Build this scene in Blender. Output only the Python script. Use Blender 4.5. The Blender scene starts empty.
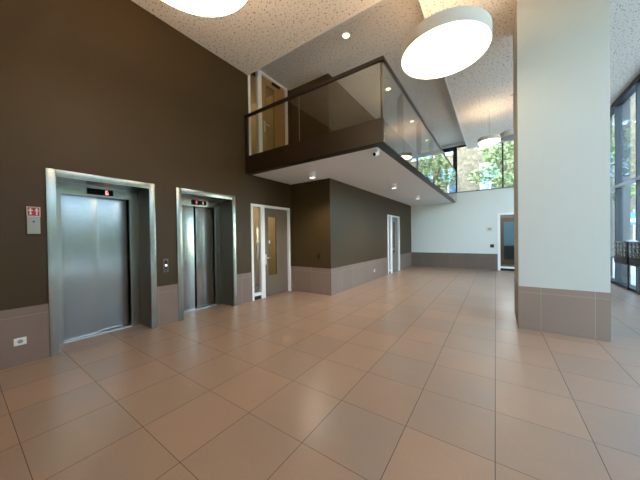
import bpy, bmesh, math, random
from mathutils import Vector, Matrix
random.seed(7)
S = bpy.context.scene
COL = S.collection

# ------------------------------------------------------------------ camera
H = 1.546
cam_d = bpy.data.cameras.new('camera'); cam = bpy.data.objects.new('camera', cam_d); COL.objects.link(cam)
cam_d.sensor_width = 36.0; cam_d.lens = 254.765 / 640 * 36; cam_d.clip_start = 0.05; cam_d.clip_end = 300
yaw, pitch, roll = -0.603099, -0.010548, -0.014266
fw = Vector((math.sin(yaw) * math.cos(pitch), math.cos(yaw) * math.cos(pitch), math.sin(pitch)))
rt = Vector((math.cos(yaw), -math.sin(yaw), 0)); up = rt.cross(fw)
r2 = rt * math.cos(roll) + up * math.sin(roll); u2 = -rt * math.sin(roll) + up * math.cos(roll)
cam.matrix_world = Matrix(((r2.x, u2.x, -fw.x, 0), (r2.y, u2.y, -fw.y, 0), (r2.z, u2.z, -fw.z, H), (0, 0, 0, 1)))
S.camera = cam

# ------------------------------------------------------------------ world, sun, exposure
W = bpy.data.worlds.new('sky'); S.world = W; W.use_nodes = True
nt = W.node_tree; nt.nodes.clear()
wo = nt.nodes.new('ShaderNodeOutputWorld'); wb = nt.nodes.new('ShaderNodeBackground'); sk = nt.nodes.new('ShaderNodeTexSky')
sk.sky_type = 'NISHITA'; sk.sun_disc = False; sk.sun_elevation = math.radians(48); sk.sun_rotation = math.radians(200)
sk.air_density = 1.0; sk.dust_density = 0.6; sk.ozone_density = 1.0
SKY = 2.5
wb.inputs['Strength'].default_value = SKY
wm = nt.nodes.new('ShaderNodeMix'); wm.data_type = 'RGBA'; wm.blend_type = 'MULTIPLY'; wm.inputs[0].default_value = 1.0; wm.inputs[7].default_value = (1.03, 1.0, 0.86, 1)
nt.links.new(sk.outputs[0], wm.inputs[6]); nt.links.new(wm.outputs[2], wb.inputs['Color']); nt.links.new(wb.outputs[0], wo.inputs['Surface'])
sd = bpy.data.lights.new('sun', 'SUN'); sun = bpy.data.objects.new('sun', sd); COL.objects.link(sun)
sd.energy = 4.0; sd.color = (1.0, 0.93, 0.82); sd.angle = math.radians(1.0)
sun.rotation_euler = Vector((0.12, -0.80, -0.55)).to_track_quat('-Z', 'Y').to_euler()
LAMP = 10.0            # pendant diffuser strength
UPLIGHT = 17.0
S.view_settings.view_transform = 'Standard'; S.view_settings.look = 'None'
S.view_settings.exposure = 0.22; S.view_settings.gamma = 1.0; S.view_settings.use_curve_mapping = False
S.cycles.use_denoising = True
S.cycles.max_bounces = 10; S.cycles.diffuse_bounces = 6; S.cycles.transparent_max_bounces = 24
S.cycles.caustics_reflective = False; S.cycles.caustics_refractive = False
S.cycles.sample_clamp_indirect = 6.0

# ------------------------------------------------------------------ helpers
class MB:
    """collects boxes, cylinders and quads into one mesh (world coordinates)"""
    def __init__(s): s.bm = bmesh.new(); s.smooth = False
    def box(s, x0, x1, y0, y1, z0, z1, bev=0.0):
        x0, x1 = min(x0, x1), max(x0, x1); y0, y1 = min(y0, y1), max(y0, y1); z0, z1 = min(z0, z1), max(z0, z1)
        v = [s.bm.verts.new(p) for p in ((x0,y0,z0),(x1,y0,z0),(x1,y1,z0),(x0,y1,z0),(x0,y0,z1),(x1,y0,z1),(x1,y1,z1),(x0,y1,z1))]
        fs = [s.bm.faces.new([v[i] for i in f]) for f in ((3,2,1,0),(4,5,6,7),(0,1,5,4),(1,2,6,5),(2,3,7,6),(3,0,4,7))]
        if bev:
            es = set(e for f in fs for e in f.edges)
            bmesh.ops.bevel(s.bm, geom=list(es), offset=bev, segments=2, affect='EDGES', profile=0.6)
        return s
    def tube(s, pts, rad, n=12, cap=True):
        pts = [Vector(p) for p in pts]; rads = rad if isinstance(rad, (list, tuple)) else [rad] * len(pts)
        rings = []
        for i, p in enumerate(pts):
            d = (pts[min(i+1, len(pts)-1)] - pts[max(i-1, 0)]).normalized()
            a = d.orthogonal().normalized() if not rings else (pa - d * pa.dot(d)).normalized()
            pa = a; b = d.cross(a)
            rings.append([s.bm.verts.new(p + (a*math.cos(t)+b*math.sin(t))*rads[i]) for t in [2*math.pi*k/n for k in range(n)]])
        for A, B in zip(rings, rings[1:]):
            for k in range(n):
                f = s.bm.faces.new((A[k], A[(k+1)%n], B[(k+1)%n], B[k])); f.smooth = True
        if cap:
            s.bm.faces.new(rings[0][::-1]); s.bm.faces.new(rings[-1])
        return s
    def lathe(s, c, prof, n=48, axis='Z'):
        """prof: list of (radius, height) from one end to the other"""
        c = Vector(c); rings = []
        def P(r, h, t):
            a, b = r*math.cos(t), r*math.sin(t)
            return c + Vector({'Z': (a,b,h), 'X': (h,a,b), 'Y': (a,h,b)}[axis])
        for r, h in prof:
            if r == 0: rings.append([s.bm.verts.new(P(0,h,0))])
            else: rings.append([s.bm.verts.new(P(r,h,2*math.pi*k/n)) for k in range(n)])
        for A, B in zip(rings, rings[1:]):
            for k in range(n):
                if len(A) == 1 and len(B) == 1: continue
                if len(A) == 1: f = s.bm.faces.new((A[0], B[(k+1)%n], B[k]))
                elif len(B) == 1: f = s.bm.faces.new((A[k], A[(k+1)%n], B[0]))
                else: f = s.bm.faces.new((A[k], A[(k+1)%n], B[(k+1)%n], B[k]))
                f.smooth = True
        return s
    def prism(s, poly, axis, a0, a1):
        """extrude a 2D polygon along axis between a0 and a1; 2D = the two other axes in xyz order"""
        def P(u, v, w): return {'X': (w,u,v), 'Y': (u,w,v), 'Z': (u,v,w)}[axis]
        A = [s.bm.verts.new(P(u,v,a0)) for u,v in poly]; B = [s.bm.verts.new(P(u,v,a1)) for u,v in poly]
        s.bm.faces.new(A); s.bm.faces.new(B[::-1])
        for k in range(len(A)): s.bm.faces.new((A[k], B[k], B[(k+1)%len(A)], A[(k+1)%len(A)]))
        return s
    def quad(s, a, b, c, d):
        s.bm.faces.new([s.bm.verts.new(p) for p in (a,b,c,d)]); return s
    def build(s, name, mat, parent=None, recalc=True):
        if recalc: bmesh.ops.recalc_face_normals(s.bm, faces=s.bm.faces)
        o = Vector((0,0,0))
        if parent is not None:
            p = parent
            while p is not None: o += p.location; p = p.parent
            for v in s.bm.verts: v.co -= o
        me = bpy.data.meshes.new(name); s.bm.to_mesh(me); s.bm.free()
        me.materials.append(mat)
        try: me.set_sharp_from_angle(angle=math.radians(38))
        except Exception: pass
        ob = bpy.data.objects.new(name, me); COL.objects.link(ob)
        if parent is not None: ob.parent = parent
        return ob

def box(*a): return MB().box(*a)

def tag(o, label=None, cat=None, group=None, kind=None):
    if label: o['label'] = label
    if cat: o['category'] = cat
    if group: o['group'] = group
    if kind: o['kind'] = kind
    return o
def thing(name, label, cat, loc, group=None, kind=None):
    o = bpy.data.objects.new(name, None); o.empty_display_size = 0.1; COL.objects.link(o); o.location = loc
    return tag(o, label, cat, group, kind)
def struct(mb, name, mat, label=None, cat=None):
    return tag(mb.build(name, mat), label, cat, None, 'structure')
def copy_tree(o, parent=None):
    c = o.copy(); COL.objects.link(c)
    if parent is not None: c.parent = parent
    for ch in list(o.children): copy_tree(ch, c)
    return c

# ------------------------------------------------------------------ materials
def new_mat(name):
    m = bpy.data.materials.new(name); m.use_nodes = True
    n = m.node_tree; return m, n, n.nodes['Principled BSDF']
def N(n, t, **kw):
    x = n.nodes.new(t)
    for k, v in kw.items(): setattr(x, k, v)
    return x
def mth(n, op, a, b=None, c=None):
    x = n.nodes.new('ShaderNodeMath'); x.operation = op
    for i, v in enumerate((a, b, c)):
        if v is None: continue
        if isinstance(v, (int, float)): x.inputs[i].default_value = v
        else: n.links.new(v, x.inputs[i])
    return x.outputs[0]
def mixc(n, fac, a, b):
    x = n.nodes.new('ShaderNodeMix'); x.data_type = 'RGBA'
    for i, v in ((0, fac), (6, a), (7, b)):
        if isinstance(v, (int, float)): x.inputs[i].default_value = v
        elif isinstance(v, tuple): x.inputs[i].default_value = (*v, 1) if len(v) == 3 else v
        else: n.links.new(v, x.inputs[i])
    return x.outputs[2]
def simple(name, col, rough=0.5, metal=0.0, noise=0.0, nscale=8.0, bump=0.0, spec=0.5):
    m, n, b = new_mat(name)
    b.inputs['Roughness'].default_value = rough; b.inputs['Metallic'].default_value = metal
    b.inputs['Specular IOR Level'].default_value = spec
    b.inputs['Base Color'].default_value = (*col, 1)
    if noise or bump:
        g = N(n, 'ShaderNodeNewGeometry'); t = N(n, 'ShaderNodeTexNoise'); t.inputs['Scale'].default_value = nscale; t.inputs['Detail'].default_value = 5
        n.links.new(g.outputs['Position'], t.inputs['Vector'])
        if noise:
            f = mth(n, 'MULTIPLY_ADD', t.outputs['Fac'], noise * 2, 1 - noise)
            h = N(n, 'ShaderNodeHueSaturation'); h.inputs['Color'].default_value = (*col, 1); n.links.new(f, h.inputs['Value'])
            n.links.new(h.outputs[0], b.inputs['Base Color'])
        if bump:
            t2 = N(n, 'ShaderNodeTexNoise'); t2.inputs['Scale'].default_value = 140; n.links.new(g.outputs['Position'], t2.inputs['Vector'])
            bp = N(n, 'ShaderNodeBump'); bp.inputs['Strength'].default_value = bump; bp.inputs['Distance'].default_value = 0.004
            n.links.new(t2.outputs['Fac'], bp.inputs['Height']); n.links.new(bp.outputs[0], b.inputs['Normal'])
    return m
def emit(name, col, strength):
    m, n, b = new_mat(name)
    b.inputs['Base Color'].default_value = (*col, 1); b.inputs['Emission Color'].default_value = (*col, 1); b.inputs['Emission Strength'].default_value = strength
    return m
def glass(name, tint=(0.95, 0.97, 0.96), gloss=1.0, ior=1.5):
    m, n, b = new_mat(name); n.nodes.remove(b); out = n.nodes['Material Output']
    tr = N(n, 'ShaderNodeBsdfTransparent'); tr.inputs[0].default_value = (*tint, 1)
    gl = N(n, 'ShaderNodeBsdfGlossy'); gl.inputs['Roughness'].default_value = 0.0
    g = N(n, 'ShaderNodeNewGeometry'); dt = N(n, 'ShaderNodeVectorMath', operation='DOT_PRODUCT')
    n.links.new(g.outputs['Normal'], dt.inputs[0]); n.links.new(g.outputs['Incoming'], dt.inputs[1])
    c = mth(n, 'ABSOLUTE', dt.outputs['Value'])
    f0 = ((ior - 1) / (ior + 1)) ** 2
    # Schlick reflectance, the same from either side of a thin pane
    fr = mth(n, 'MULTIPLY_ADD', mth(n, 'POWER', mth(n, 'SUBTRACT', 1.0, c), 5.0), 1 - f0, f0)
    mx = N(n, 'ShaderNodeMixShader'); n.links.new(mth(n, 'MULTIPLY', fr, gloss), mx.inputs[0])
    n.links.new(tr.outputs[0], mx.inputs[1]); n.links.new(gl.outputs[0], mx.inputs[2]); n.links.new(mx.outputs[0], out.inputs[0])
    return m

GX, GY, GP = -0.01, 0.278, 0.6
def line_mask(n, coord, origin, pitch, half):
    u = mth(n, 'PINGPONG', mth(n, 'SUBTRACT', coord, origin - pitch * 200), pitch / 2)   # distance from the nearest joint
    return mth(n, 'LESS_THAN', u, half), mth(n, 'FLOOR', mth(n, 'DIVIDE', mth(n, 'SUBTRACT', coord, origin), pitch))

def floor_tiles():
    m, n, b = new_mat('terracotta_floor_tile')
    g = N(n, 'ShaderNodeNewGeometry'); sp = N(n, 'ShaderNodeSeparateXYZ'); n.links.new(g.outputs['Position'], sp.inputs[0])
    jx, ix = line_mask(n, sp.outputs[0], GX, GP, 0.0028); jy, iy = line_mask(n, sp.outputs[1], GY, GP, 0.0022)
    cb = N(n, 'ShaderNodeCombineXYZ'); n.links.new(ix, cb.inputs[0]); n.links.new(iy, cb.inputs[1])
    wn = N(n, 'ShaderNodeTexWhiteNoise', noise_dimensions='3D'); n.links.new(cb.outputs[0], wn.inputs['Vector'])
    t1 = N(n, 'ShaderNodeTexNoise'); t1.inputs['Scale'].default_value = 2.4; t1.inputs['Detail'].default_value = 6; t1.inputs['Roughness'].default_value = 0.6
    va = N(n, 'ShaderNodeVectorMath', operation='MULTIPLY_ADD'); n.links.new(wn.outputs['Color'], va.inputs[0]); va.inputs[1].default_value = (9, 9, 9); n.links.new(g.outputs['Position'], va.inputs[2])
    n.links.new(va.outputs[0], t1.inputs['Vector'])
    f = mth(n, 'ADD', mth(n, 'MULTIPLY', wn.outputs['Value'], 0.46), mth(n, 'MULTIPLY', t1.outputs['Fac'], 0.85))
    cr = N(n, 'ShaderNodeValToRGB'); n.links.new(f, cr.inputs[0]); e = cr.color_ramp.elements
    e[0].position = 0.22; e[0].color = (0.262, 0.200, 0.155, 1); e[1].position = 0.95; e[1].color = (0.365, 0.228, 0.145, 1)
    k = cr.color_ramp.elements.new(0.58); k.color = (0.318, 0.210, 0.140, 1)
    # fine speckle and scuffs
    t2 = N(n, 'ShaderNodeTexNoise'); t2.inputs['Scale'].default_value = 55; t2.inputs['Detail'].default_value = 3; n.links.new(g.outputs['Position'], t2.inputs['Vector'])
    hs = N(n, 'ShaderNodeHueSaturation'); n.links.new(cr.outputs[0], hs.inputs['Color']); n.links.new(mth(n, 'MULTIPLY_ADD', t2.outputs['Fac'], 0.22, 0.89), hs.inputs['Value'])
    t3 = N(n, 'ShaderNodeTexNoise'); t3.inputs['Scale'].default_value = 3.1; t3.inputs['Detail'].default_value = 8; t3.inputs['Roughness'].default_value = 0.72; n.links.new(g.outputs['Position'], t3.inputs['Vector'])
    sc = mth(n, 'MULTIPLY', mth(n, 'GREATER_THAN', t3.outputs['Fac'], 0.675), 0.22)
    c1 = mixc(n, sc, hs.outputs[0], (0.50, 0.42, 0.36))
    j = mth(n, 'MAXIMUM', jx, jy)
    c2 = mixc(n, mth(n, 'MULTIPLY', j, 0.85), c1, (0.045, 0.03, 0.022))
    n.links.new(c2, b.inputs['Base Color'])
    r = mth(n, 'MULTIPLY_ADD', t1.outputs['Fac'], 0.10, 0.26)
    n.links.new(mth(n, 'MAXIMUM', r, mth(n, 'MULTIPLY', j, 0.8)), b.inputs['Roughness'])
    b.inputs['Specular IOR Level'].default_value = 0.8
    bp = N(n, 'ShaderNodeBump'); bp.inputs['Strength'].default_value = 0.25; bp.inputs['Distance'].default_value = 0.003
    n.links.new(mth(n, 'SUBTRACT', mth(n, 'MULTIPLY', t2.outputs['Fac'], 0.15), j), bp.inputs['Height']); n.links.new(bp.outputs[0], b.inputs['Normal'])
    return m
def wall_tiles(name, a, c, joint):
    m, n, b = new_mat(name)
    g = N(n, 'ShaderNodeNewGeometry'); sp = N(n, 'ShaderNodeSeparateXYZ'); n.links.new(g.outputs['Position'], sp.inputs[0])
    sn = N(n, 'ShaderNodeSeparateXYZ'); n.links.new(g.outputs['Normal'], sn.inputs[0])
    jx, ix = line_mask(n, sp.outputs[0], GX, GP, 0.004); jy, iy = line_mask(n, sp.outputs[1], GY, GP, 0.004)
    nx = mth(n, 'GREATER_THAN', mth(n, 'ABSOLUTE', sn.outputs[0]), 0.5); ny = mth(n, 'GREATER_THAN', mth(n, 'ABSOLUTE', sn.outputs[1]), 0.5)
    jz = mth(n, 'LESS_THAN', mth(n, 'ABSOLUTE', mth(n, 'SUBTRACT', sp.outputs[2], 0.605)), 0.004)
    j = mth(n, 'MAXIMUM', jz, mth(n, 'MAXIMUM', mth(n, 'MULTIPLY', jx, ny), mth(n, 'MULTIPLY', jy, nx)))
    cb = N(n, 'ShaderNodeCombineXYZ'); n.links.new(mth(n, 'MULTIPLY', ix, ny), cb.inputs[0]); n.links.new(mth(n, 'MULTIPLY', iy, nx), cb.inputs[1])
    n.links.new(mth(n, 'GREATER_THAN', sp.outputs[2], 0.605), cb.inputs[2])
    wn = N(n, 'ShaderNodeTexWhiteNoise', noise_dimensions='3D'); n.links.new(cb.outputs[0], wn.inputs['Vector'])
    t = N(n, 'ShaderNodeTexNoise'); t.inputs['Scale'].default_value = 2.5; t.inputs['Detail'].default_value = 6; n.links.new(g.outputs['Position'], t.inputs['Vector'])
    f = mth(n, 'ADD', mth(n, 'MULTIPLY', wn.outputs['Value'], 0.5), mth(n, 'MULTIPLY', t.outputs['Fac'], 0.5))
    n.links.new(mixc(n, mth(n, 'MULTIPLY', j, 0.6), mixc(n, f, a, c), joint), b.inputs['Base Color'])
    b.inputs['Roughness'].default_value = 0.42
    return m
def perforated(name, col):
    """white plaster board with scattered small holes of mixed size"""
    m, n, b = new_mat(name)
    g = N(n, 'ShaderNodeNewGeometry')
    tot = None
    for sc, rr in ((11.0, 0.085), (17.0, 0.07)):
        v = N(n, 'ShaderNodeTexVoronoi'); v.inputs['Scale'].default_value = sc; v.voronoi_dimensions = '2D'
        n.links.new(g.outputs['Position'], v.inputs['Vector'])
        s = N(n, 'ShaderNodeSeparateColor'); n.links.new(v.outputs['Color'], s.inputs[0])
        h = mth(n, 'LESS_THAN', v.outputs['Distance'], mth(n, 'MULTIPLY_ADD', s.outputs[0], rr, 0.06))
        tot = h if tot is None else mth(n, 'MAXIMUM', tot, h)
    n.links.new(mixc(n, tot, col, (0.24, 0.21, 0.175)), b.inputs['Base Color'])
    b.inputs['Roughness'].default_value = 0.85
    return m
def brushed(name, col, rough, vertical=True):
    m, n, b = new_mat(name)
    g = N(n, 'ShaderNodeNewGeometry'); mp = N(n, 'ShaderNodeMapping'); n.links.new(g.outputs['Position'], mp.inputs['Vector'])
    mp.inputs['Scale'].default_value = (160, 160, 0.5) if vertical else (0.5, 0.5, 160)
    t = N(n, 'ShaderNodeTexNoise'); t.inputs['Scale'].default_value = 3; t.inputs['Detail'].default_value = 4; n.links.new(mp.outputs[0], t.inputs['Vector'])
    b.inputs['Metallic'].default_value = 1.0
    n.links.new(mixc(n, t.outputs['Fac'], tuple(c * 0.985 for c in col), tuple(min(1, c * 1.015) for c in col)), b.inputs['Base Color'])
    n.links.new(mth(n, 'MULTIPLY_ADD', t.outputs['Fac'], 0.02, rough - 0.01), b.inputs['Roughness'])
    return m
def brick(name):
    m, n, b = new_mat(name)
    g = N(n, 'ShaderNodeNewGeometry'); sp = N(n, 'ShaderNodeSeparateXYZ'); n.links.new(g.outputs['Position'], sp.inputs[0])
    cb = N(n, 'ShaderNodeCombineXYZ'); n.links.new(mth(n, 'ADD', sp.outputs[0], sp.outputs[1]), cb.inputs[0]); n.links.new(sp.outputs[2], cb.inputs[1])
    t = N(n, 'ShaderNodeTexBrick'); n.links.new(cb.outputs[0], t.inputs['Vector'])
    t.inputs['Scale'].default_value = 3.2; t.inputs['Color1'].default_value = (0.125, 0.103, 0.070, 1); t.inputs['Color2'].default_value = (0.050, 0.037, 0.024, 1)
    t.inputs['Mortar'].default_value = (0.135, 0.115, 0.085, 1); t.inputs['Mortar Size'].default_value = 0.03; t.inputs['Bias'].default_value = -0.35
    w = N(n, 'ShaderNodeTexNoise'); w.inputs['Scale'].default_value = 3.0; w.inputs['Detail'].default_value = 4; w.inputs['Roughness'].default_value = 0.7; n.links.new(g.outputs['Position'], w.inputs['Vector'])
    hs = N(n, 'ShaderNodeHueSaturation'); n.links.new(t.outputs['Color'], hs.inputs['Color']); n.links.new(mth(n, 'MULTIPLY_ADD', w.outputs['Fac'], 3.2, -0.55), hs.inputs['Value'])
    n.links.new(hs.outputs[0], b.inputs['Base Color']); b.inputs['Roughness'].default_value = 0.9
    return m
def wood(name, a, c):
    m, n, b = new_mat(name)
    g = N(n, 'ShaderNodeNewGeometry'); mp = N(n, 'ShaderNodeMapping'); mp.inputs['Scale'].default_value = (14, 14, 0.9); n.links.new(g.outputs['Position'], mp.inputs['Vector'])
    t = N(n, 'ShaderNodeTexNoise'); t.inputs['Scale'].default_value = 2.2; t.inputs['Detail'].default_value = 6; t.inputs['Distortion'].default_value = 0.6; n.links.new(mp.outputs[0], t.inputs['Vector'])
    n.links.new(mixc(n, t.outputs['Fac'], a, c), b.inputs['Base Color']); b.inputs['Roughness'].default_value = 0.45
    return m
def leaf_mat(name, a, c):
    m, n, b = new_mat(name)
    oi = N(n, 'ShaderNodeNewGeometry'); wn = N(n, 'ShaderNodeTexNoise'); wn.inputs['Scale'].default_value = 2.5; n.links.new(oi.outputs['Position'], wn.inputs['Vector'])
    n.links.new(mixc(n, wn.outputs['Fac'], a, c), b.inputs['Base Color']); b.inputs['Roughness'].default_value = 0.6
    return m

M_floor = floor_tiles()
M_dado = wall_tiles('brown_wall_tile', (0.205, 0.145, 0.115), (0.262, 0.188, 0.150), (0.36, 0.29, 0.24))
M_brown = simple('olive_brown_wall_paint', (0.058, 0.034, 0.0105), 0.5, noise=0.06, nscale=3, bump=0.10, spec=0.35)
M_white = simple('white_wall_paint', (0.73, 0.745, 0.71), 0.7, bump=0.14)
M_pillar = simple('textured_pillar_plaster', (0.47, 0.48, 0.445), 0.75, bump=0.35)
M_soffit = simple('white_soffit_paint', (0.87, 0.90, 0.90), 0.75)
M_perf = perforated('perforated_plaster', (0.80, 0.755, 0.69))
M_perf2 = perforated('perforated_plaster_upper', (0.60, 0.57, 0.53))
M_trimw = simple('white_trim', (0.80, 0.79, 0.76), 0.5)
M_frame = simple('white_frame_paint', (0.92, 0.92, 0.90), 0.35)
M_leaf = simple('taupe_door_laminate', (0.200, 0.158, 0.112), 0.42, noise=0.04)
M_leafg = simple('grey_door_laminate', (0.180, 0.165, 0.140), 0.42, noise=0.04)
M_steel = brushed('brushed_steel', (0.37, 0.375, 0.35), 0.25)
M_steel_shade = brushed('brushed_steel_reveal_shade', (0.25, 0.255, 0.235), 0.33, False)  # darker copy of the steel, paints the shade inside the lift reveals
M_steelf = brushed('brushed_steel_frame', (0.37, 0.37, 0.32), 0.27)
M_chrome = simple('satin_chrome', (0.72, 0.72, 0.70), 0.35, 0.45)
M_black = simple('black_plastic', (0.008, 0.008, 0.009), 0.3)
M_dark = simple('dark_bronze_metal', (0.020, 0.013, 0.008), 0.4, 0.0, spec=0.3)
M_fascia = simple('brown_fascia_panel', (0.022, 0.0125, 0.005), 0.4, spec=0.35)
M_post = simple('bronze_post_metal', (0.070, 0.055, 0.045), 0.4, 0.3)
M_glass = glass('clear_glass', (0.93, 0.95, 0.94))
M_glassb = glass('balustrade_glass', (0.90, 0.91, 0.88), 1.25)
M_facade_g = glass('facade_glass', (0.90, 0.95, 0.97), 0.7)
M_wood = wood('oak_door', (0.30, 0.165, 0.055), (0.47, 0.28, 0.105))
M_plaster = simple('cream_plaster', (0.62, 0.52, 0.36), 0.8)
M_hall = simple('grey_hall_paint', (0.22, 0.22, 0.20), 0.8)
M_alum = simple('blue_grey_aluminium', (0.010, 0.021, 0.034), 0.5, 0.0)
M_alumd = simple('dark_frame_aluminium', (0.016, 0.019, 0.023), 0.4)
M_alumw = simple('pale_aluminium', (0.50, 0.54, 0.57), 0.4, 0.3)
M_lampbody = simple('white_lamp_housing', (0.74, 0.74, 0.70), 0.45)
M_diff = emit('lit_diffuser', (1.0, 0.80, 0.54), LAMP)
M_upl = {k: emit('uplight_diffuser', (1.0, 0.68, 0.40), UPLIGHT * k) for k in (1.7, 0.5, 0.8)}
M_off = simple('unlit_diffuser', (0.42, 0.43, 0.45), 0.5)
M_wplastic = simple('white_plastic', (0.85, 0.85, 0.83), 0.35)
M_greyp = simple('grey_plastic', (0.25, 0.25, 0.25), 0.4)

WX, BY, CX, FY, RX = -4.93, 5.69, -3.58, 13.5, 3.05      # left wall, return wall, side wall under balcony, far wall, facade
NY = -4.5                                               # wall behind the photographer
ZA, ZB = 5.5, 5.84                                      # lower and upper ceilings

def grid_wall(u0, u1, z0, z1, holes):
    """cells (u,z) of a wall rectangle that lie outside every hole"""
    us = sorted({u0, u1, *[h[0] for h in holes], *[h[1] for h in holes]}); zs = sorted({z0, z1, *[h[2] for h in holes], *[h[3] for h in holes]})
    for a, b in zip(us, us[1:]):
        run = None
        for c, d in zip(zs, zs[1:]):
            mu, mz = (a+b)/2, (c+d)/2
            solid = not any(h[0] < mu < h[1] and h[2] < mz < h[3] for h in holes)
            if solid: run = [run[0], d] if run else [c, d]
            if (not solid or d == z1) and run: yield a, b, run[0], run[1]; run = None

# ================================================================== SETTING
struct(box(WX-0.3, RX+0.1, NY-0.3, FY+0.3, -0.2, 0), 'floor', M_floor)
L1, L2 = (0.733, 2.05), (2.413, 3.73)
D1 = (4.185, 5.615)
mb = MB()
for a, b, c, d in grid_wall(NY, BY, 0, ZB+0.2, [(0.82, 1.97, 0, 2.43), (2.50, 3.65, 0, 2.43), (D1[0]+.02, D1[1]-.02, 0, 2.38), (4.185, 5.575, 3.45, 5.82)]):
    mb.box(WX-0.3, WX, a, b, c, d)
struct(mb, 'wall_left', M_brown)
struct(box(WX-0.3, CX-0.3, BY, BY+0.3, 0, ZB+0.2).box(CX-0.3, CX, BY, BY+0.3, 0, ZB+0.2), 'wall_return', M_brown)
DC = (9.99, 11.56)
mb = MB()
for a, b, c, d in grid_wall(BY+0.3, FY, 0, ZB+0.2, [(DC[0]+.02, DC[1]-.02, 0, 2.41)]): mb.box(CX-0.3, CX, a, b, c, d)
struct(mb, 'wall_side', M_brown)
DF = (0.075, 1.25)
mb = MB()
for a, b, c, d in grid_wall(CX-0.3, RX+0.1, 0, 3.53, [(DF[0]+.02, DF[1]-.02, 0, 2.45)]): mb.box(a, b, FY, FY+0.3, c, d)
mb.box(CX-0.3, RX+0.1, FY, FY+0.3, 5.72, ZB+0.2)
struct(mb, 'wall_far', M_white)
struct(box(WX-0.3, RX+0.1, NY-0.3, NY, 0, ZB+0.2), 'wall_near', M_white)
FN = 0.2                                                # facade glazing starts here
struct(box(RX-0.05, RX+0.25, NY, FN, 0, ZB+0.2), 'wall_right_daylight_block', M_white)  # unseen solid wall, added to cut the daylight reaching the pillar
# ceilings
poly = [(WX-0.3, NY-0.3), (RX+0.3, NY-0.3), (RX+0.3, FY), (-1.03, FY), (-1.03, 4.16), (WX-0.3, 4.16)]
struct(MB().prism(poly, 'Z', ZA, ZA+0.6), 'ceiling', M_perf)
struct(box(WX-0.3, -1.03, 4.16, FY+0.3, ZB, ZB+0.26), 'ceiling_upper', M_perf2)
struct(box(WX, -1.0, 4.125, 4.166, ZA-0.004, ZA+0.02).box(-1.036, -0.998, 4.166, FY, ZA-0.004, ZA+0.02), 'trim_1', M_trimw)
# pillar
struct(box(0.31, 1.34, 5.30, 6.40, 0.70, ZA), 'wall_pillar', M_pillar)
struct(box(0.307, 1.343, 5.297, 6.403, 0, 0.70), 'baseboard_pillar', M_dado)
# tiled dado
T = 0.012; DH = 0.712
for i, (a, b) in enumerate(((NY, L1[0]), (L1[1], L2[0]), (L2[1], D1[0]), (D1[1], BY))):
    struct(box(WX, WX+T, a, b, 0, DH), 'baseboard_left' if i == 0 else 'baseboard_left_%d' % (i+1), M_dado)
struct(box(WX, CX+T, BY-T, BY, 0, DH), 'baseboard_return', M_dado)
struct(box(CX, CX+T, BY, DC[0], 0, DH), 'baseboard_side', M_dado)
struct(box(CX, CX+T, DC[1], FY, 0, DH), 'baseboard_side_2', M_dado)
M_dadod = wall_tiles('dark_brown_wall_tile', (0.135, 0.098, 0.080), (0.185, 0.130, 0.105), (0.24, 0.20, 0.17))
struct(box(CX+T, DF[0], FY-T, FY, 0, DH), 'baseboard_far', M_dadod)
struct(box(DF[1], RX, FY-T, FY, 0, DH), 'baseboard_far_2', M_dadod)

# ------------------------------------------------------------------ balcony
BX, FYB = -1.49, 4.05
struct(box(WX, BX-0.19, FYB+0.19, FY, 3.10, 3.42), 'balcony_floor', M_soffit)
fas = thing('balcony_fascia', 'dark brown fascia band round the balcony slab edge', 'fascia', (BX, FYB, 3.10), None, 'structure')
box(WX+0.002, BX-0.016, FYB-0.004, FYB+0.06, 3.10, 3.50).build('front_band', M_fascia, fas)
box(BX-0.07, BX-0.03, FYB+0.061, FY-0.002, 3.105, 3.50).build('side_band', M_fascia, fas)
box(WX+0.002, BX-0.03, FYB+0.062, FYB+0.19, 3.102, 3.12).box(BX-0.19, BX-0.03, FYB+0.19, FY-0.002, 3.102, 3.12).build('shadow_gap', M_black, fas)
bal = thing('glass_balustrade', 'clear glass balustrade with bronze handrail along the balcony edge', 'balustrade', (BX, FYB, 3.10))
fx = [WX+0.06, -3.265, BX-0.005]
for a, b in zip(fx, fx[1:]): box(a+0.006, b-0.006, FYB, FYB+0.012, 3.502, 4.43).build('glass_panel', M_glassb, bal)
ys = [FYB+0.016, 5.19, 6.70, 8.20, 9.70, 11.20, 12.70, FY-0.02]
for a, b in zip(ys, ys[1:]): box(BX-0.012, BX, a+0.006, b-0.006, 3.10, 4.43).build('glass_panel', M_glassb, bal)
box(WX+0.01, BX+0.012, FYB-0.018, FYB+0.032, 4.42, 4.485, 0.006).build('handrail', M_dark, bal)
box(BX-0.036, BX+0.012, FYB+0.033, FY-0.01, 4.42, 4.485, 0.006).build('handrail', M_post, bal)
for y in [5.19, 6.70, 8.20, 9.70, 11.20, 12.70]:
    MB().prism([(BX-0.13, 3.45), (BX-0.02, 3.45), (BX-0.02, 4.42), (BX-0.055, 4.42), (BX-0.13, 4.33)], 'Y', y-0.012, y+0.012).build('post', M_post, bal)
box(BX-0.060, BX-0.024, FYB+0.016, FYB+0.045, 3.42, 4.42, 0.004).build('post', simple('corner_post_bronze', (0.075, 0.058, 0.045), 0.4, 0.2), bal)
box(WX+0.005, WX+0.06, FYB+0.0, FYB+0.03, 3.10, 4.42).build('post', M_dark, bal)
box(-3.270, -3.261, FYB-0.002, FYB+0.014, 3.505, 4.42).build('glass_joint_strip', simple('joint_seal', (0.10, 0.095, 0.085), 0.5), bal)

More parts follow.
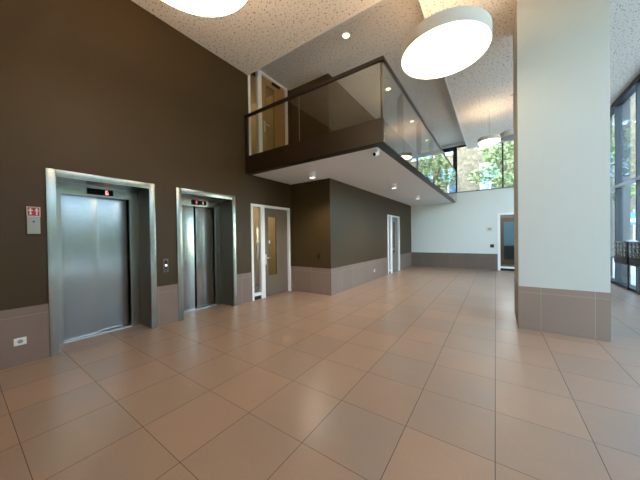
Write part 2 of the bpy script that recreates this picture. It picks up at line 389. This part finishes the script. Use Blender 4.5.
# ------------------------------------------------------------------ facade to the right (window_1)
w1 = thing('window_1', 'tall glazed facade with deep blue-grey fins and mid-height transom', 'window', (RX, 4.5, 0), None, 'structure')
fy = [11.40 - 1.40*k for k in range(12)] + [12.80]
box(RX-0.08, RX+0.10, FN, FY, 0.0, 0.07).build('bottom_rail', M_alumd, w1)
box(RX-0.08, RX+0.10, FN, FY, 5.36, ZA+0.02).build('header', M_alum, w1)
box(RX-0.07, RX+0.09, FN, FY, 2.90, 2.98).build('transom', M_alumw, w1)
for y in fy:
    if y > FN+0.1:
        f = box(RX+0.04, RX+0.23, y-0.03, y+0.03, -0.15, 5.9).build('fin', M_alum, w1)
        box(RX-0.07, RX+0.04, y-0.03, y+0.03, 0.07, 5.36).build('mullion', M_alum, w1)
for y in fy:
    if y-1.4 > FN-1.4:
        a, b = max(y-1.37, FN), y-0.03
        if b > a+0.1:
            box(RX+0.0, RX+0.012, a, b, 0.07, 2.90).build('glass_pane', M_facade_g, w1)
            box(RX+0.0, RX+0.012, a, b, 2.98, 5.36).build('glass_pane', M_facade_g, w1)
box(RX+0.0, RX+0.012, 12.83, FY, 0.07, 5.36).build('glass_pane', M_facade_g, w1)

# far high window (window_2)
w2 = thing('window_2', 'wide clerestory window above the far white wall', 'window', (-0.3, FY, 3.53), None, 'structure')
box(CX, RX, FY-0.02, FY+0.3, 3.53, 3.575).build('window_sill', simple('grey_sill', (0.20, 0.21, 0.21), 0.5), w2)
box(CX, RX, FY+0.05, FY+0.14, 5.655, 5.72).build('header', M_alumd, w2)
for x0, x1 in ((-1.63, -1.46), (0.25, 0.305), (1.75, 1.81), (CX, CX+0.06)): box(x0, x1, FY+0.03, FY+0.15, 3.575, 5.655).build('mullion', M_alumd, w2)
box(CX+0.06, -1.63, FY+0.03, FY+0.15, 5.545, 5.655).build('casement_rail', M_alumd, w2)
for a, b in ((CX+0.06, -1.63), (-1.46, 0.25), (0.305, 1.75), (1.81, RX)): box(a, b, FY+0.09, FY+0.10, 3.575, 5.655 if b != -1.63 else 5.545).build('glass_pane', M_glass, w2)

# ------------------------------------------------------------------ doors
def handle(mbp, x, y, z, sgn, root, axis='X'):
    """plate and lever on a face with normal sgn along axis"""
    e = 0.012 * sgn
    if axis == 'X':
        p = box(x, x+e, y-0.026, y+0.026, z-0.15, z+0.12).build('handle_plate', M_chrome, root)
        MB().tube([(x+e, y, z+0.02), (x+0.05*sgn, y, z+0.02), (x+0.055*sgn, y+0.02, z+0.02), (x+0.055*sgn, y+0.13, z+0.02)], 0.013, 10).build('lever', M_chrome, p)
        MB().lathe((x+e, y, z-0.07), [(0, 0), (0.012, 0), (0.012, 0.012*sgn), (0, 0.012*sgn)], 14, 'X').build('key_cylinder', M_chrome, p)
def side_lit_door(name, label, X, y0, y1, z0, z1, side, post, leafm, vis, hnd, closer=False, jamb=0.065, inset=0.05, framem=None):
    """door set in a wall whose face is X (room on +X): frame, sidelight, leaf with a narrow vision panel"""
    framem = framem or M_frame
    r = thing(name, label, 'door', (X, (y0+y1)/2, z0), None, 'structure')
    fr = MB(); a, b = X-0.075, X+0.012
    fr.box(a, b, y0, y0+jamb, z0, z1); fr.box(a, b, y1-jamb*.8, y1, z0, z1); fr.box(a, b, y0+jamb, y1-jamb*.8, z1-0.06, z1); fr.box(a, b, side, post, z0, z1-0.06)
    fr.box(a, b, y0+jamb, side, z0+0.10, z0+0.17)
    fr.build('frame', framem, r)
    box(X-0.10, X-0.02, y0+jamb, post, z0, z0+0.10).build('threshold', M_black, r)
    box(X-0.04, X-0.03, y0+jamb, side, z0+0.17, z1-0.06).build('sidelight_glass', M_glass, r)
    va, vb, vz0, vz1 = vis; lx0, lx1 = X-inset-0.04, X-inset
    lf = MB()
    for p, q, c, d in grid_wall(post+0.004, y1-jamb*.8-0.004, z0+0.012, z1-0.064, [vis]): lf.box(lx0, lx1, p, q, c, d)
    leaf = lf.build('leaf', leafm, r)
    bd = MB()
    for p, q, c, d in grid_wall(va-0.0, vb+0.0, vz0-0.0, vz1+0.0, [(va+0.018, vb-0.018, vz0+0.018, vz1-0.018)]): bd.box(lx0-0.004, lx1+0.006, p, q, c, d)
    bd.build('glazing_bead', leafm, leaf)
    box(lx0+0.016, lx0+0.024, va+0.018, vb-0.018, vz0+0.018, vz1-0.018).build('vision_glass', M_glass, leaf)
    handle(None, lx1, hnd[0], hnd[1], 1, leaf)
    for hz in (0.25, 0.5*(z1-z0), (z1-z0)-0.3):
        MB().tube([(X-inset+0.008, y1-jamb*.8-0.002, z0+hz-0.05), (X-inset+0.008, y1-jamb*.8-0.002, z0+hz+0.05)], 0.009, 10).build('hinge', M_chrome, r)
    if closer:
        cl = box(lx1, lx1+0.05, 5.02, 5.30, z1-0.13, z1-0.075, 0.006).build('closer', M_dark, leaf)
        MB().tube([(lx1+0.03, 5.25, z1-0.07), (lx1+0.03, 5.50, z1-0.055)], 0.008, 8).build('closer_arm', M_dark, cl)
    return r
d1 = side_lit_door('door_1', 'taupe door in white frame with narrow sidelight beside the lifts', WX, D1[0], D1[1], 0, 2.40, 4.492, 4.628, M_leaf, (4.79, 5.13, 0.53, 2.125), (4.70, 1.0))
box(WX-0.05, WX-0.046, 4.815, 4.86, 1.40, 1.48).build('sticker', M_wplastic, d1)
d2 = side_lit_door('door_2', 'oak door with glass slot and white frame up on the balcony', WX, 4.165, 5.595, 3.42, 5.835, 4.48, 4.60, M_wood, (4.79, 5.125, 3.95, 5.61), (4.735, 4.50), True)
d3 = side_lit_door('door_3', 'grey door in white frame in the wall below the balcony', CX, DC[0], DC[1], 0, 2.43, 10.33, 10.53, M_leafg, (10.82, 11.06, 0.80, 2.2), (10.64, 0.98), jamb=0.12)
# far glazed door, its face looks to -Y
d4 = thing('door_4', 'white framed glass door in the far white wall beside the pillar', 'door', (0.66, FY, 0), None, 'structure')
a, b = FY-0.012, FY+0.15
MB().box(DF[0], DF[0]+0.10, a, b, 0, 2.48).box(DF[1]-0.10, DF[1], a, b, 0, 2.48).box(DF[0]+0.10, DF[1]-0.10, a, b, 2.40, 2.48).box(DF[0]+0.10, DF[1]-0.10, a, b, 0.10, 0.17).build('frame', M_frame, d4)
box(DF[0]+0.10, DF[1]-0.10, FY, FY+0.1, 0, 0.10).build('threshold', M_black, d4)
box(DF[0]+0.10, DF[1]-0.10, FY+0.06, FY+0.072, 0.17, 2.40).build('glass_pane', M_glass, d4)
MB().tube([(1.05, FY+0.05, 1.0), (1.05, FY-0.03, 1.0), (1.0, FY-0.035, 1.0), (0.93, FY-0.035, 1.0)], 0.010, 10).build('lever', M_chrome, d4)

# rooms glimpsed behind the doors
def room(name, x0, x1, y0, y1, z0, z1, mat, open_side, fmat=None):
    m = MB(); t = 0.1
    if open_side != 'x0': m.box(x0-t, x0, y0-t, y1+t, z0-t, z1+t)
    if open_side != 'x1': m.box(x1, x1+t, y0-t, y1+t, z0-t, z1+t)
    if open_side != 'y0': m.box(x0, x1, y0-t, y0, z0-t, z1+t)
    if open_side != 'y1': m.box(x0, x1, y1, y1+t, z0-t, z1+t)
    m.box(x0, x1, y0, y1, z1, z1+t)
    struct(m, name, mat); struct(box(x0, x1, y0, y1, z0-t, z0), name.replace('wall', 'floor'), fmat or M_hall)
def point(name, loc, e, col=(1, .72, .4), r=0.08):
    l = bpy.data.lights.new(name, 'POINT'); l.energy = e; l.color = col; l.shadow_soft_size = r
    o = bpy.data.objects.new(name, l); COL.objects.link(o); o.location = loc; return o
room('wall_corridor', -8.0, WX-0.3, 4.05, 5.64, 0, 2.75, M_plaster, 'x1')
point('corridor_light', (-6.3, 4.6, 2.5), 17, (1, .82, .5))
room('wall_landing', -8.0, WX-0.3, 4.05, 5.64, 3.42, 5.9, M_plaster, 'x1')
point('landing_light', (-6.6, 4.7, 5.6), 9, (1, .72, .36))
room('wall_stair', -5.2, CX-0.3, 9.6, 12.4, 0, 2.75, M_hall, 'x1')
point('stair_light', (-4.6, 10.6, 2.4), 8, (0.9, 1, 1))
room('wall_lobby', -0.4, 1.9, FY+0.3, 16.4, 0, 2.75, simple('taupe_lobby_paint', (0.36, 0.30, 0.25), 0.8), 'y0')
point('lobby_light', (0.5, 14.6, 2.55), 45, (0.85, 0.95, 1.0))
d5 = thing('door_5', 'brown lobby door with blue glass behind the far glass door', 'door', (0.9, 16.4, 0), None, 'structure')
fr5 = MB()
for p, q, c, d in grid_wall(0.10, 1.40, 0, 2.42, [(0.36, 1.20, 0.25, 2.2)]): fr5.box(p, q, 16.32, 16.40, c, d)
fr5.build('leaf', simple('brown_lobby_door', (0.20, 0.13, 0.08), 0.5), d5)
box(0.36, 1.20, 16.35, 16.37, 0.98, 2.2).build('upper_glass', simple('blue_glass', (0.16, 0.36, 0.50), 0.2), d5)
box(0.36, 1.20, 16.35, 16.37, 0.25, 0.98).build('lower_panel', simple('slate_panel', (0.03, 0.055, 0.075), 0.35), d5)

# ================================================================== LIFTS
def digit6(mb, x, y, z, h):
    w = h*0.55; t = h*0.17
    for (a, b, c, d) in ((0, t, 0, h), (0, w, 0, t), (w-t, w, 0, h*.55), (0, w, h*.55-t, h*.55), (0, w*.85, h-t, h)): mb.box(x, x+0.002, y+a, y+b, z+c, z+d)
def elevator(y0, label, kind):
    """y0: outer edge of the steel surround"""
    r = thing('elevator', label, 'lift', (WX, y0+0.66, 0), 'steel lift entrances')
    yo0, yo1 = y0, y0+1.317; yi0, yi1 = y0+0.093, y0+1.23; D = 0.43; zi = 2.425; zo = 2.52
    a, b = WX-0.004, WX+0.022
    fr = MB().box(a, b, yo0, yi0, 0, zo, 0.002).box(a, b, yi1, yo1, 0, zo, 0.002).box(a, b, yi0+0.002, yi1-0.002, zi, zo, 0.002)
    s = fr.build('surround', M_steelf, r)
    rv = MB().box(WX-D, WX-0.002, yi0-0.006, yi0, 0, zi).box(WX-D, WX-0.002, yi1, yi1+0.006, 0, zi).box(WX-D, WX-0.002, yi0, yi1, zi, zi+0.006)
    rv.build('reveal', M_steel_shade, r)
    d0, d1_ = y0+0.217, y0+1.087; zt = 2.26
    MB().box(WX-D-0.06, WX-D, yi0, d0, 0, zi).box(WX-D-0.06, WX-D, d1_, yi1, 0, zi).box(WX-D-0.06, WX-D, d0, d1_, zt, zi).build('inner_frame', M_steelf, r)
    seam = y0 + (0.655 if kind == 6 else 0.645)
    g = 0.003 if kind == 6 else 0.045
    for p, q, dx in ((d0, seam-g, 0.045), (seam+g*0.3, d1_-0.022, 0.075)):
        pn = box(WX-D-dx-0.02, WX-D-dx, p, q, 0.02, zt+0.02, 0.002).build('door_panel', M_steel, r)
    MB().box(WX-D-0.30, WX-D-0.20, yi0-0.08, yi1+0.08, -0.02, zi+0.2).box(WX-D-0.20, WX-0.30, yi0-0.08, yi0-0.02, -0.02, zi+0.2).box(WX-D-0.20, WX-0.30, yi1+0.02, yi1+0.08, -0.02, zi+0.2).box(WX-D-0.20, WX-0.30, yi0-0.02, yi1+0.02, zi+0.1, zi+0.2).build('shaft_lining', M_black, r)
    sl = box(WX-D-0.10, WX-0.0, yi0, yi1, 0.0, 0.003).build('sill_plate', M_floor, r)
    box(WX-D-0.035, WX-D-0.002, d0, d1_, 0.003, 0.018).box(WX-D-0.10, WX-D-0.078, d0, d1_, 0.003, 0.016).build('door_track', simple('bright_aluminium', (0.86, 0.86, 0.84), 0.25, 0.7), r)
    c = y0 + (0.685 if kind == 6 else 0.700)
    ds = box(WX-D, WX-D+0.012, c-0.168, c+0.168, 2.292, 2.388).build('display', simple('display_black', (0.004, 0.004, 0.005), 0.5, spec=0.15), r)
    X = WX-D+0.0125
    pink = emit('pink_led' if kind == 6 else 'white_pink_led', (1.0, 0.55, 0.55), 0.75)
    red = emit('red_led', (1.0, 0.10, 0.13), 1.2)
    if kind == 6:
        m = MB(); digit6(m, X, c+0.065, 2.306, 0.068); m.build('floor_digit', pink, ds)
    else:
        m = MB().box(X, X+0.002, c+0.085, c+0.098, 2.308, 2.372).box(X, X+0.002, c+0.074, c+0.085, 2.352, 2.364); m.build('floor_digit', pink, ds)
        m = MB().prism([(c-0.085, 2.345), (c-0.035, 2.345), (c-0.060, 2.312)], 'X', X, X+0.002).box(X, X+0.002, c-0.07, c-0.05, 2.345, 2.376); m.build('direction_arrow', red, ds)
    return r
elevator(L1[0], 'steel lift with closed doors whose display shows a pale 6', 6)
elevator(L2[0], 'steel lift between call button and door, display shows red arrow and 1', 1)

# call buttons between the lifts
cb = thing('call_panel', 'slim black call button panel on the wall between the lifts', 'button panel', (WX, 2.21, 0.97))
box(WX, WX+0.010, 2.165, 2.255, 0.955, 1.195, 0.004).build('back_plate', simple('taupe_plate', (0.15, 0.12, 0.10), 0.5), cb)
box(WX+0.010, WX+0.014, 2.185, 2.237, 0.975, 1.165).build('black_face', M_black, cb)
MB().lathe((WX+0.014, 2.211, 1.078), [(0.017, 0), (0.017, 0.006), (0, 0.008)], 18, 'X').build('lit_button', emit('white_led', (1, 1, 1), 2.0), cb)
MB().lathe((WX+0.014, 2.211, 1.005), [(0.013, 0), (0.013, 0.004), (0, 0.005)], 18, 'X').build('lower_button', simple('grey_button', (0.22, 0.21, 0.2), 0.4), cb)

# fire switch box with red sign
ks = thing('fire_switch_box', 'grey steel key box topped by a red pictogram sign on the brown wall', 'switch box', (WX, 0.615, 1.64))
box(WX, WX+0.028, 0.559, 0.674, 1.642, 1.985, 0.003).build('steel_cover', simple('light_grey_steel', (0.36, 0.38, 0.35), 0.45, 0.3), ks)
sg = box(WX+0.028, WX+0.031, 0.556, 0.677, 1.866, 1.992).build('sign_border', simple('pale_sign_border', (0.62, 0.48, 0.45), 0.5), ks)
rd = box(WX+0.031, WX+0.032, 0.566, 0.667, 1.876, 1.982).build('red_panel', simple('sign_red', (0.38, 0.02, 0.035), 0.4), sg)
M_pic = simple('sign_white', (0.8, 0.72, 0.70), 0.5)
X0, X1 = WX+0.032, WX+0.033
MB().box(X0, X1, 0.583, 0.597, 1.905, 1.975).box(X0, X1, 0.570, 0.611, 1.938, 1.952).prism([(0.574, 1.905), (0.606, 1.905), (0.590, 1.885)], 'X', X0, X1).build('pictogram', M_pic, sg)
MB().box(X0, X1, 0.638, 0.650, 1.885, 1.952).box(X0, X1, 0.628, 0.660, 1.935, 1.946).lathe((X0, 0.644, 1.962), [(0, 0), (0.011, 0), (0.011, 0.001), (0, 0.001)], 14, 'X').build('pictogram', M_pic, sg)
MB().lathe((WX+0.028, 0.616, 1.80), [(0.010, 0), (0.010, 0.006), (0, 0.006)], 14, 'X').build('keyhole', M_black, ks)

# outlets and plates
def outlet(name, label, x, y, z, w, h, axis, face, inner, cat='socket', hole=True):
    r = thing(name, label, cat, (x, y, z-h/2))
    if axis == 'X':
        box(x, x+0.010, y-w/2, y+w/2, z-h/2, z+h/2, 0.003).build('face_plate', face, r)
        if hole: MB().lathe((x+0.010, y, z), [(0.024, 0), (0.024, 0.0015), (0.018, 0.0015), (0.018, 0.0006), (0, 0.0006)], 24, 'X').build('socket_ring', inner, r)
    else:
        box(x-w/2, x+w/2, y-0.010, y, z-h/2, z+h/2, 0.003).build('face_plate', face, r)
        if hole: box(x-w/5, x+w/5, y-0.013, y-0.010, z-h/4, z+h/4).build('centre_key', inner, r)
    return r
M_ring = simple('grey_ring', (0.30, 0.31, 0.31), 0.5)
outlet('wall_socket', 'white socket in the tiled dado at the near edge beside the lift', WX+T, 0.478, 0.295, 0.105, 0.092, 'X', M_wplastic, M_ring)
outlet('wall_socket', 'small white socket in the tiled dado below the balcony', CX+T, 8.57, 0.33, 0.10, 0.09, 'X', M_wplastic, M_ring)
outlet('key_switch', 'small black key switch on the brown return wall near the corner', -3.969, BY, 1.037, 0.075, 0.15, 'Y', M_black, M_greyp, 'switch', False)
outlet('thermostat', 'beige thermostat plate on the far white wall', -0.212, FY, 1.804, 0.24, 0.20, 'Y', simple('beige_plastic', (0.66, 0.64, 0.53), 0.5), simple('dim_beige', (0.36, 0.34, 0.28), 0.5), 'thermostat')
outlet('light_switch', 'black square switch on the white wall under the thermostat', -0.125, FY, 1.06, 0.14, 0.14, 'Y', M_black, M_alumd, 'switch')

# ================================================================== LAMPS
def pendant(x, y, z, R, t, lit, upl, label, group='round pendant lamps'):
    r = thing('pendant_lamp', label, 'lamp', (x, y, z), group)
    MB().lathe((x, y, z), [(R-0.012, 0.004), (R-0.006, 0.0), (R, 0.006), (R, t-0.006), (R-0.006, t), (R*0.85, t), (R*0.85, t-0.01), (R-0.012, t-0.01), (R-0.012, 0.004)], 96).build('drum', M_lampbody, r)
    MB().lathe((x, y, z), [(0, 0.006), (R-0.012, 0.006), (R-0.012, 0.012), (0, 0.012)], 96).build('diffuser', M_diff if lit else M_off, r)
    MB().lathe((x, y, z), [(0, t-0.012), (R*0.85, t-0.012), (R*0.85, t-0.004), (0, t-0.004)], 64).build('uplight', M_upl[upl] if lit else M_off, r)
    MB().tube([(x, y, z+t-0.004), (x, y, ZA-0.02)], 0.004, 8).build('cable', M_greyp, r)
    MB().lathe((x, y, ZA-0.03), [(0, 0), (0.06, 0), (0.06, 0.03), (0, 0.03)], 24).build('canopy', M_chrome, r)
pendant(-2.385, 1.300, 4.17, 0.632, 0.15, True, 1.7, 'large lit round pendant lamp over the floor before the lifts')
pendant(-0.634, 4.305, 4.30, 0.616, 0.19, True, 0.5, 'large lit round pendant lamp beside the balcony corner')
pendant(-0.140, 9.720, 4.48, 0.314, 0.13, True, 0.8, 'small lit round pendant lamp before the high far window')
pendant(0.44, 9.10, 4.30, 0.314, 0.15, False, 0.8, 'unlit grey round pendant lamp beside the pillar edge')

def spot(name, loc, e, col, ang=100, blend=0.6, parent=None, r=0.05):
    l = bpy.data.lights.new(name, 'SPOT'); l.energy = e; l.color = col; l.spot_size = math.radians(ang); l.spot_blend = blend; l.shadow_soft_size = r
    o = bpy.data.objects.new(name, l); COL.objects.link(o); o.location = loc
    return o
M_dl = emit('downlight_lens', (1.0, 0.84, 0.52), 5.0)
def downlight(x, y, z, label):
    r = thing('downlight', label, 'light', (x, y, z-0.02), 'recessed downlights over the balcony')
    MB().lathe((x, y, z), [(0.070, 0), (0.095, -0.002), (0.095, -0.012), (0.070, -0.016), (0.070, 0)], 32).build('trim_ring', M_trimw, r)
    MB().lathe((x, y, z), [(0, -0.010), (0.070, -0.010), (0.070, -0.004), (0, -0.004)], 32).build('lens', M_dl, r)
    spot('downlight_beam', (x, y, z-0.03), 14, (1, .8, .55), 120)
downlight(-2.592, 4.849, ZB, 'recessed warm downlight nearest the near end of the balcony')
downlight(-2.545, 7.30, ZB, 'recessed downlight seen through glass just behind the balcony corner post')
downlight(-2.541, 9.86, ZB, 'recessed downlight seen through glass, third along the balcony')
downlight(-2.50, 12.2, ZB, 'recessed downlight over the balcony closest to the far window')
M_sl = emit('spot_lens', (1.0, 0.93, 0.80), 3.0)
def surface_spot(x, y, label, e):
    z = 3.10; h = 0.14; R = 0.075
    r = thing('ceiling_spot', label, 'light', (x, y, z-h), 'white cylinder spots under the balcony')
    MB().lathe((x, y, z-h), [(R-0.006, 0.012), (R-0.006, 0), (R, 0), (R, h), (0, h)], 36).build('housing', M_wplastic, r)
    MB().lathe((x, y, z-h), [(0, 0.010), (R-0.006, 0.010), (R-0.006, 0.016), (0, 0.016)], 36).build('lens', M_sl, r)
    spot('ceiling_spot_beam', (x, y, z-h-0.01), e, (1, .90, .74), 125, 0.8)
surface_spot(-3.62+0.05, 4.90, 'white cylinder spot below the balcony nearest the brown corner', 110)
surface_spot(-2.452, 7.45, 'middle white cylinder spot on the balcony underside', 130)
surface_spot(-2.444, 10.20, 'white cylinder spot on the balcony underside closest to the far wall', 130)

# security camera on the soffit corner
sc = thing('security_camera', 'white security camera with black lens under the balcony corner', 'camera', (-1.76, 4.36, 3.02))
MB().lathe((-1.74, 4.38, 3.06), [(0, 0.04), (0.045, 0.04), (0.045, 0.02), (0.03, 0.0), (0, 0.0)], 24).build('mount', M_wplastic, sc)
dv = Vector((-0.25, -0.85, -0.32)).normalized(); p0 = Vector((-1.74, 4.40, 3.045))
MB().tube([p0, p0+dv*0.10], 0.036, 24).build('housing', M_wplastic, sc)
MB().tube([p0+dv*0.099, p0+dv*0.106], 0.030, 24).build('lens', M_black, sc)

# ================================================================== MAILBOXES by the facade
M_mbody = simple('black_mailbox_steel', (0.014, 0.015, 0.017), 0.25)
M_mdoor = simple('grey_mailbox_door', (0.13, 0.155, 0.155), 0.22, 0.3)
def mailbox(y0, y1, label):
    x0, x1 = 2.72, 2.965; z0, z1 = 0.742, 1.327
    r = thing('mailbox_unit', label, 'mailboxes', ((x0+x1)/2, (y0+y1)/2, 0), 'mailbox units before the facade')
    box(x0, x1, y0, y1, z0, z1, 0.004).build('cabinet', M_mbody, r)
    n, m = 4, 3; w = (y1-y0-0.06)/n; h = (z1-0.93-0.02)/m
    for j in range(m):
        for i in range(n):
            a, c = y0+0.03+i*w, 0.93+j*h
            dr = box(x0-0.010, x0-0.001, a+0.012, a+w-0.012, c+0.010, c+h-0.010, 0.003).build('mailbox_door', M_mdoor, r)
            box(x0-0.014, x0-0.010, a+0.05, a+w-0.05, c+h-0.05, c+h-0.036).build('letter_slot', M_black, dr)
            MB().lathe((x0-0.010, a+w/2, c+0.035), [(0.011, 0), (0.011, -0.006), (0, -0.006)], 12, 'X').build('lock', M_chrome, dr)
    box(x0-0.006, x0-0.001, y0+0.03, y1-0.03, z0+0.02, 0.915).build('lower_panel', simple('speckled_black_panel', (0.02, 0.018, 0.018), 0.3, noise=0.6, nscale=40), r)
    for y in (y0+0.12, y1-0.12): box(x1-0.03, x1-0.005, y-0.012, y+0.012, 0, z0).build('leg', M_mbody, r)
mailbox(9.60, 10.49, 'black mailbox unit with grey doors standing before the tall facade')
mailbox(8.66, 9.54, 'black mailbox unit cut by the frame edge, next along the facade')
pp = tag(MB().prism([(-0.0, 1.327), (0.17, 1.327), (0.17, 1.337), (0.09, 1.385), (0.0, 1.342)], 'Y', 9.66, 9.80).build('paper_leaflet', M_wplastic), 'folded white paper lying on top of the mailboxes', 'paper')
pp.location = (2.74, 0, 0)

# ================================================================== OUTSIDE
struct(box(-40, 60, FY+3.0, 80, -0.3, -0.06).box(RX+0.43, 60, -40, FY+3.0, -0.3, -0.06).box(-40, RX+0.43, -40, NY-0.31, -0.3, -0.06), 'ground', simple('pale_paving', (0.50, 0.48, 0.43), 0.85, noise=0.12, nscale=1.2))
M_brick = brick('buff_brick')
M_winglass = simple('reflective_window', (0.10, 0.22, 0.38), 0.10, 0.5)
M_trunk = simple('bark', (0.13, 0.10, 0.075), 0.9)
M_l1 = leaf_mat('leaf_green', (0.075, 0.14, 0.03), (0.20, 0.28, 0.075)); M_l2 = leaf_mat('leaf_grey_green', (0.10, 0.15, 0.06), (0.24, 0.31, 0.13))
def building(label, y, x0, x1, h, wins, depth=7.0, at=None):
    r = thing('brick_building', label, 'building', ((x0+x1)/2, y, 0))
    m = MB()
    for a, b, c, d in grid_wall(x0, x1, 0, h, wins): m.box(a, b, y, y+0.35, c, d)
    m.box(x0, x1, y+0.35, y+depth, 0, h)
    m.build('wall', M_brick, r)
    for a, b, c, d in wins:
        w = MB()
        for p, q, s, t in grid_wall(a, b, c, d, [(a+0.09, b-0.09, c+0.09, d-0.09)]): w.box(p, q, y+0.14, y+0.22, s, t)
        wf = w.box((a+b)/2-0.04, (a+b)/2+0.04, y+0.14, y+0.22, c+0.09, d-0.09).build('window_frame', M_frame, r)
        box(a+0.09, b-0.09, y+0.17, y+0.18, c+0.09, d-0.09).build('pane', M_winglass, wf)
        box(a-0.1, b+0.1, y-0.08, y+0.1, c-0.1, c).build('sill', M_frame, wf)
    box(x0-0.1, x1+0.1, y-0.1, y+depth, h, h+0.25).build('parapet', M_frame, r)
    if at: r.location, r.rotation_euler = at, (0, 0, -math.pi/2)
wins = []
for zz in (0.8, 4.6, 8.4, 12.2):
    for a, b in ((-9.3, -7.6), (-6.2, -4.4), (-3.9, -2.9), (-1.0, 0.35), (1.5, 3.2), (4.4, 6.0), (7.2, 8.8)): wins.append((a, b, zz, zz+2.7))
building('buff brick apartment block with white framed windows beyond the far window', 24.0, -11, 10, 15.5, wins)
building('added unseen brick block across the street, blocking low sky behind the hedge', 0.0, -16, 16, 11.6, [(a, a+1.6, zz, zz+1.9) for a in (-14, -10.5, -7, -3.5, 0, 3.5, 7, 10.5, 13.6) for zz in (1.0, 4.6, 8.0)], 7.0, (25.5, 8.0, -0.06))  # unseen block, added to keep low sky out of the lift door reflections
def crown(mb, c, rx, rz, n, leaf, rng):
    for k in range(n):
        while True:
            p = Vector((rng.uniform(-1,1), rng.uniform(-1,1), rng.uniform(-1,1)))
            if 0.25 < p.length < 1: break
        q = Vector((c[0]+p.x*rx, c[1]+p.y*rx, c[2]+p.z*rz))
        u = Vector((rng.gauss(0,1), rng.gauss(0,1), rng.gauss(0,.6))).normalized(); v = u.orthogonal().normalized()
        v = (Matrix.Rotation(rng.uniform(0, 6.28), 3, u) @ v)
        s = leaf * rng.uniform(.7, 1.4)
        mb.bm.faces.new([mb.bm.verts.new(x) for x in (q-u*s, q+v*s*.5, q+u*s, q-v*s*.5)])
def tree(name, label, x, y, h, rx, mat, seed, n=2600, leaf=0.13, group=None):
    rng = random.Random(seed)
    r = thing(name, label, 'tree', (x, y, -0.06), group)
    t = MB().tube([(x, y, -0.06), (x+.05, y, h*.3), (x-.05, y+.05, h*.55), (x, y, h*.85)], [h*.022, h*.018, h*.012, h*.004], 10)
    tips = []
    for k in range(9):
        a = k*2.4; z = h*(.35+.05*k); L = rx*(.95-.05*k)
        e = (x+math.cos(a)*L, y+math.sin(a)*L, z+L*.55)
        t.tube([(x, y, z), (x+math.cos(a)*L*.5, y+math.sin(a)*L*.5, z+L*.35), e], [h*.008, h*.005, h*.002], 6); tips.append(e)
    t.build('trunk', M_trunk, r)
    m = MB()
    for e in tips: crown(m, e, rx*.42, rx*.36, n//12, leaf, rng)
    crown(m, (x, y, h*.72), rx*.6, h*.24, n//4, leaf, rng)
    m.build('foliage', mat, r, recalc=False)
tree('street_tree', 'leafy green tree before the brick block, beyond the far window', 0.35, 19.8, 8.6, 1.6, M_l2, 3, 1700)
tree('street_tree', 'small pale tree seen past the balcony glass at the far window', -4.5, 19.5, 8.0, 1.3, M_l2, 5, 1500)
tree('street_tree', 'tree behind the pillar edge beyond the far window', 4.0, 20.3, 8.4, 1.5, M_l1, 8)
for k, (x, y, h) in enumerate(((16.6, 3.7, 6.6), (16.6, -1.7, 6.8), (16.6, 14.5, 6.2), (11.4, 20.3, 7.0), (16.6, 9.1, 6.5))):
    tree('street_tree', ('broad green tree on the pavement opposite the lifts', 'green tree on the pavement nearest the photographer', 'green tree on the pavement beyond the mailboxes',
        'green tree outside the tall facade by the blue sign', 'green tree on the pavement level with the pillar')[k], x, y, h, 1.9, M_l1, 20+k, 5200, 0.24)
# clipped hedge along the street
hd = MB(); rng = random.Random(4)
hd.box(21.6, 22.6, -6, 24, -0.06, 2.0)
for k in range(5000):
    q = Vector((rng.choice((21.58, 21.5, 21.62)), rng.uniform(-6, 24), rng.uniform(0, 2.12))); s = 0.13
    u = Vector((rng.gauss(0,1), rng.gauss(0,1), rng.gauss(0,1))).normalized()*s; v = u.orthogonal().normalized()*s*.6
    hd.bm.faces.new([hd.bm.verts.new(x) for x in (q-u, q+v, q+u, q-v)])
tag(hd.build('clipped_hedge', leaf_mat('hedge_green', (0.018, 0.035, 0.010), (0.05, 0.075, 0.022)), recalc=False), 'long dark clipped hedge before the brick block across the street', 'hedge')
# blue street sign
bs = thing('street_sign', 'blue sign on a post outside the tall facade', 'sign', (6.6, 22.4, -0.06))
MB().tube([(6.6, 22.43, -0.06), (6.6, 22.43, 2.9)], 0.04, 12).build('post', M_chrome, bs)
box(6.15, 7.05, 22.36, 22.39, 2.0, 2.75, 0.01).build('panel', simple('sign_blue', (0.02, 0.19, 0.55), 0.4), bs)
box(6.35, 6.85, 22.352, 22.36, 2.18, 2.36).build('white_bar', M_wplastic, bs)
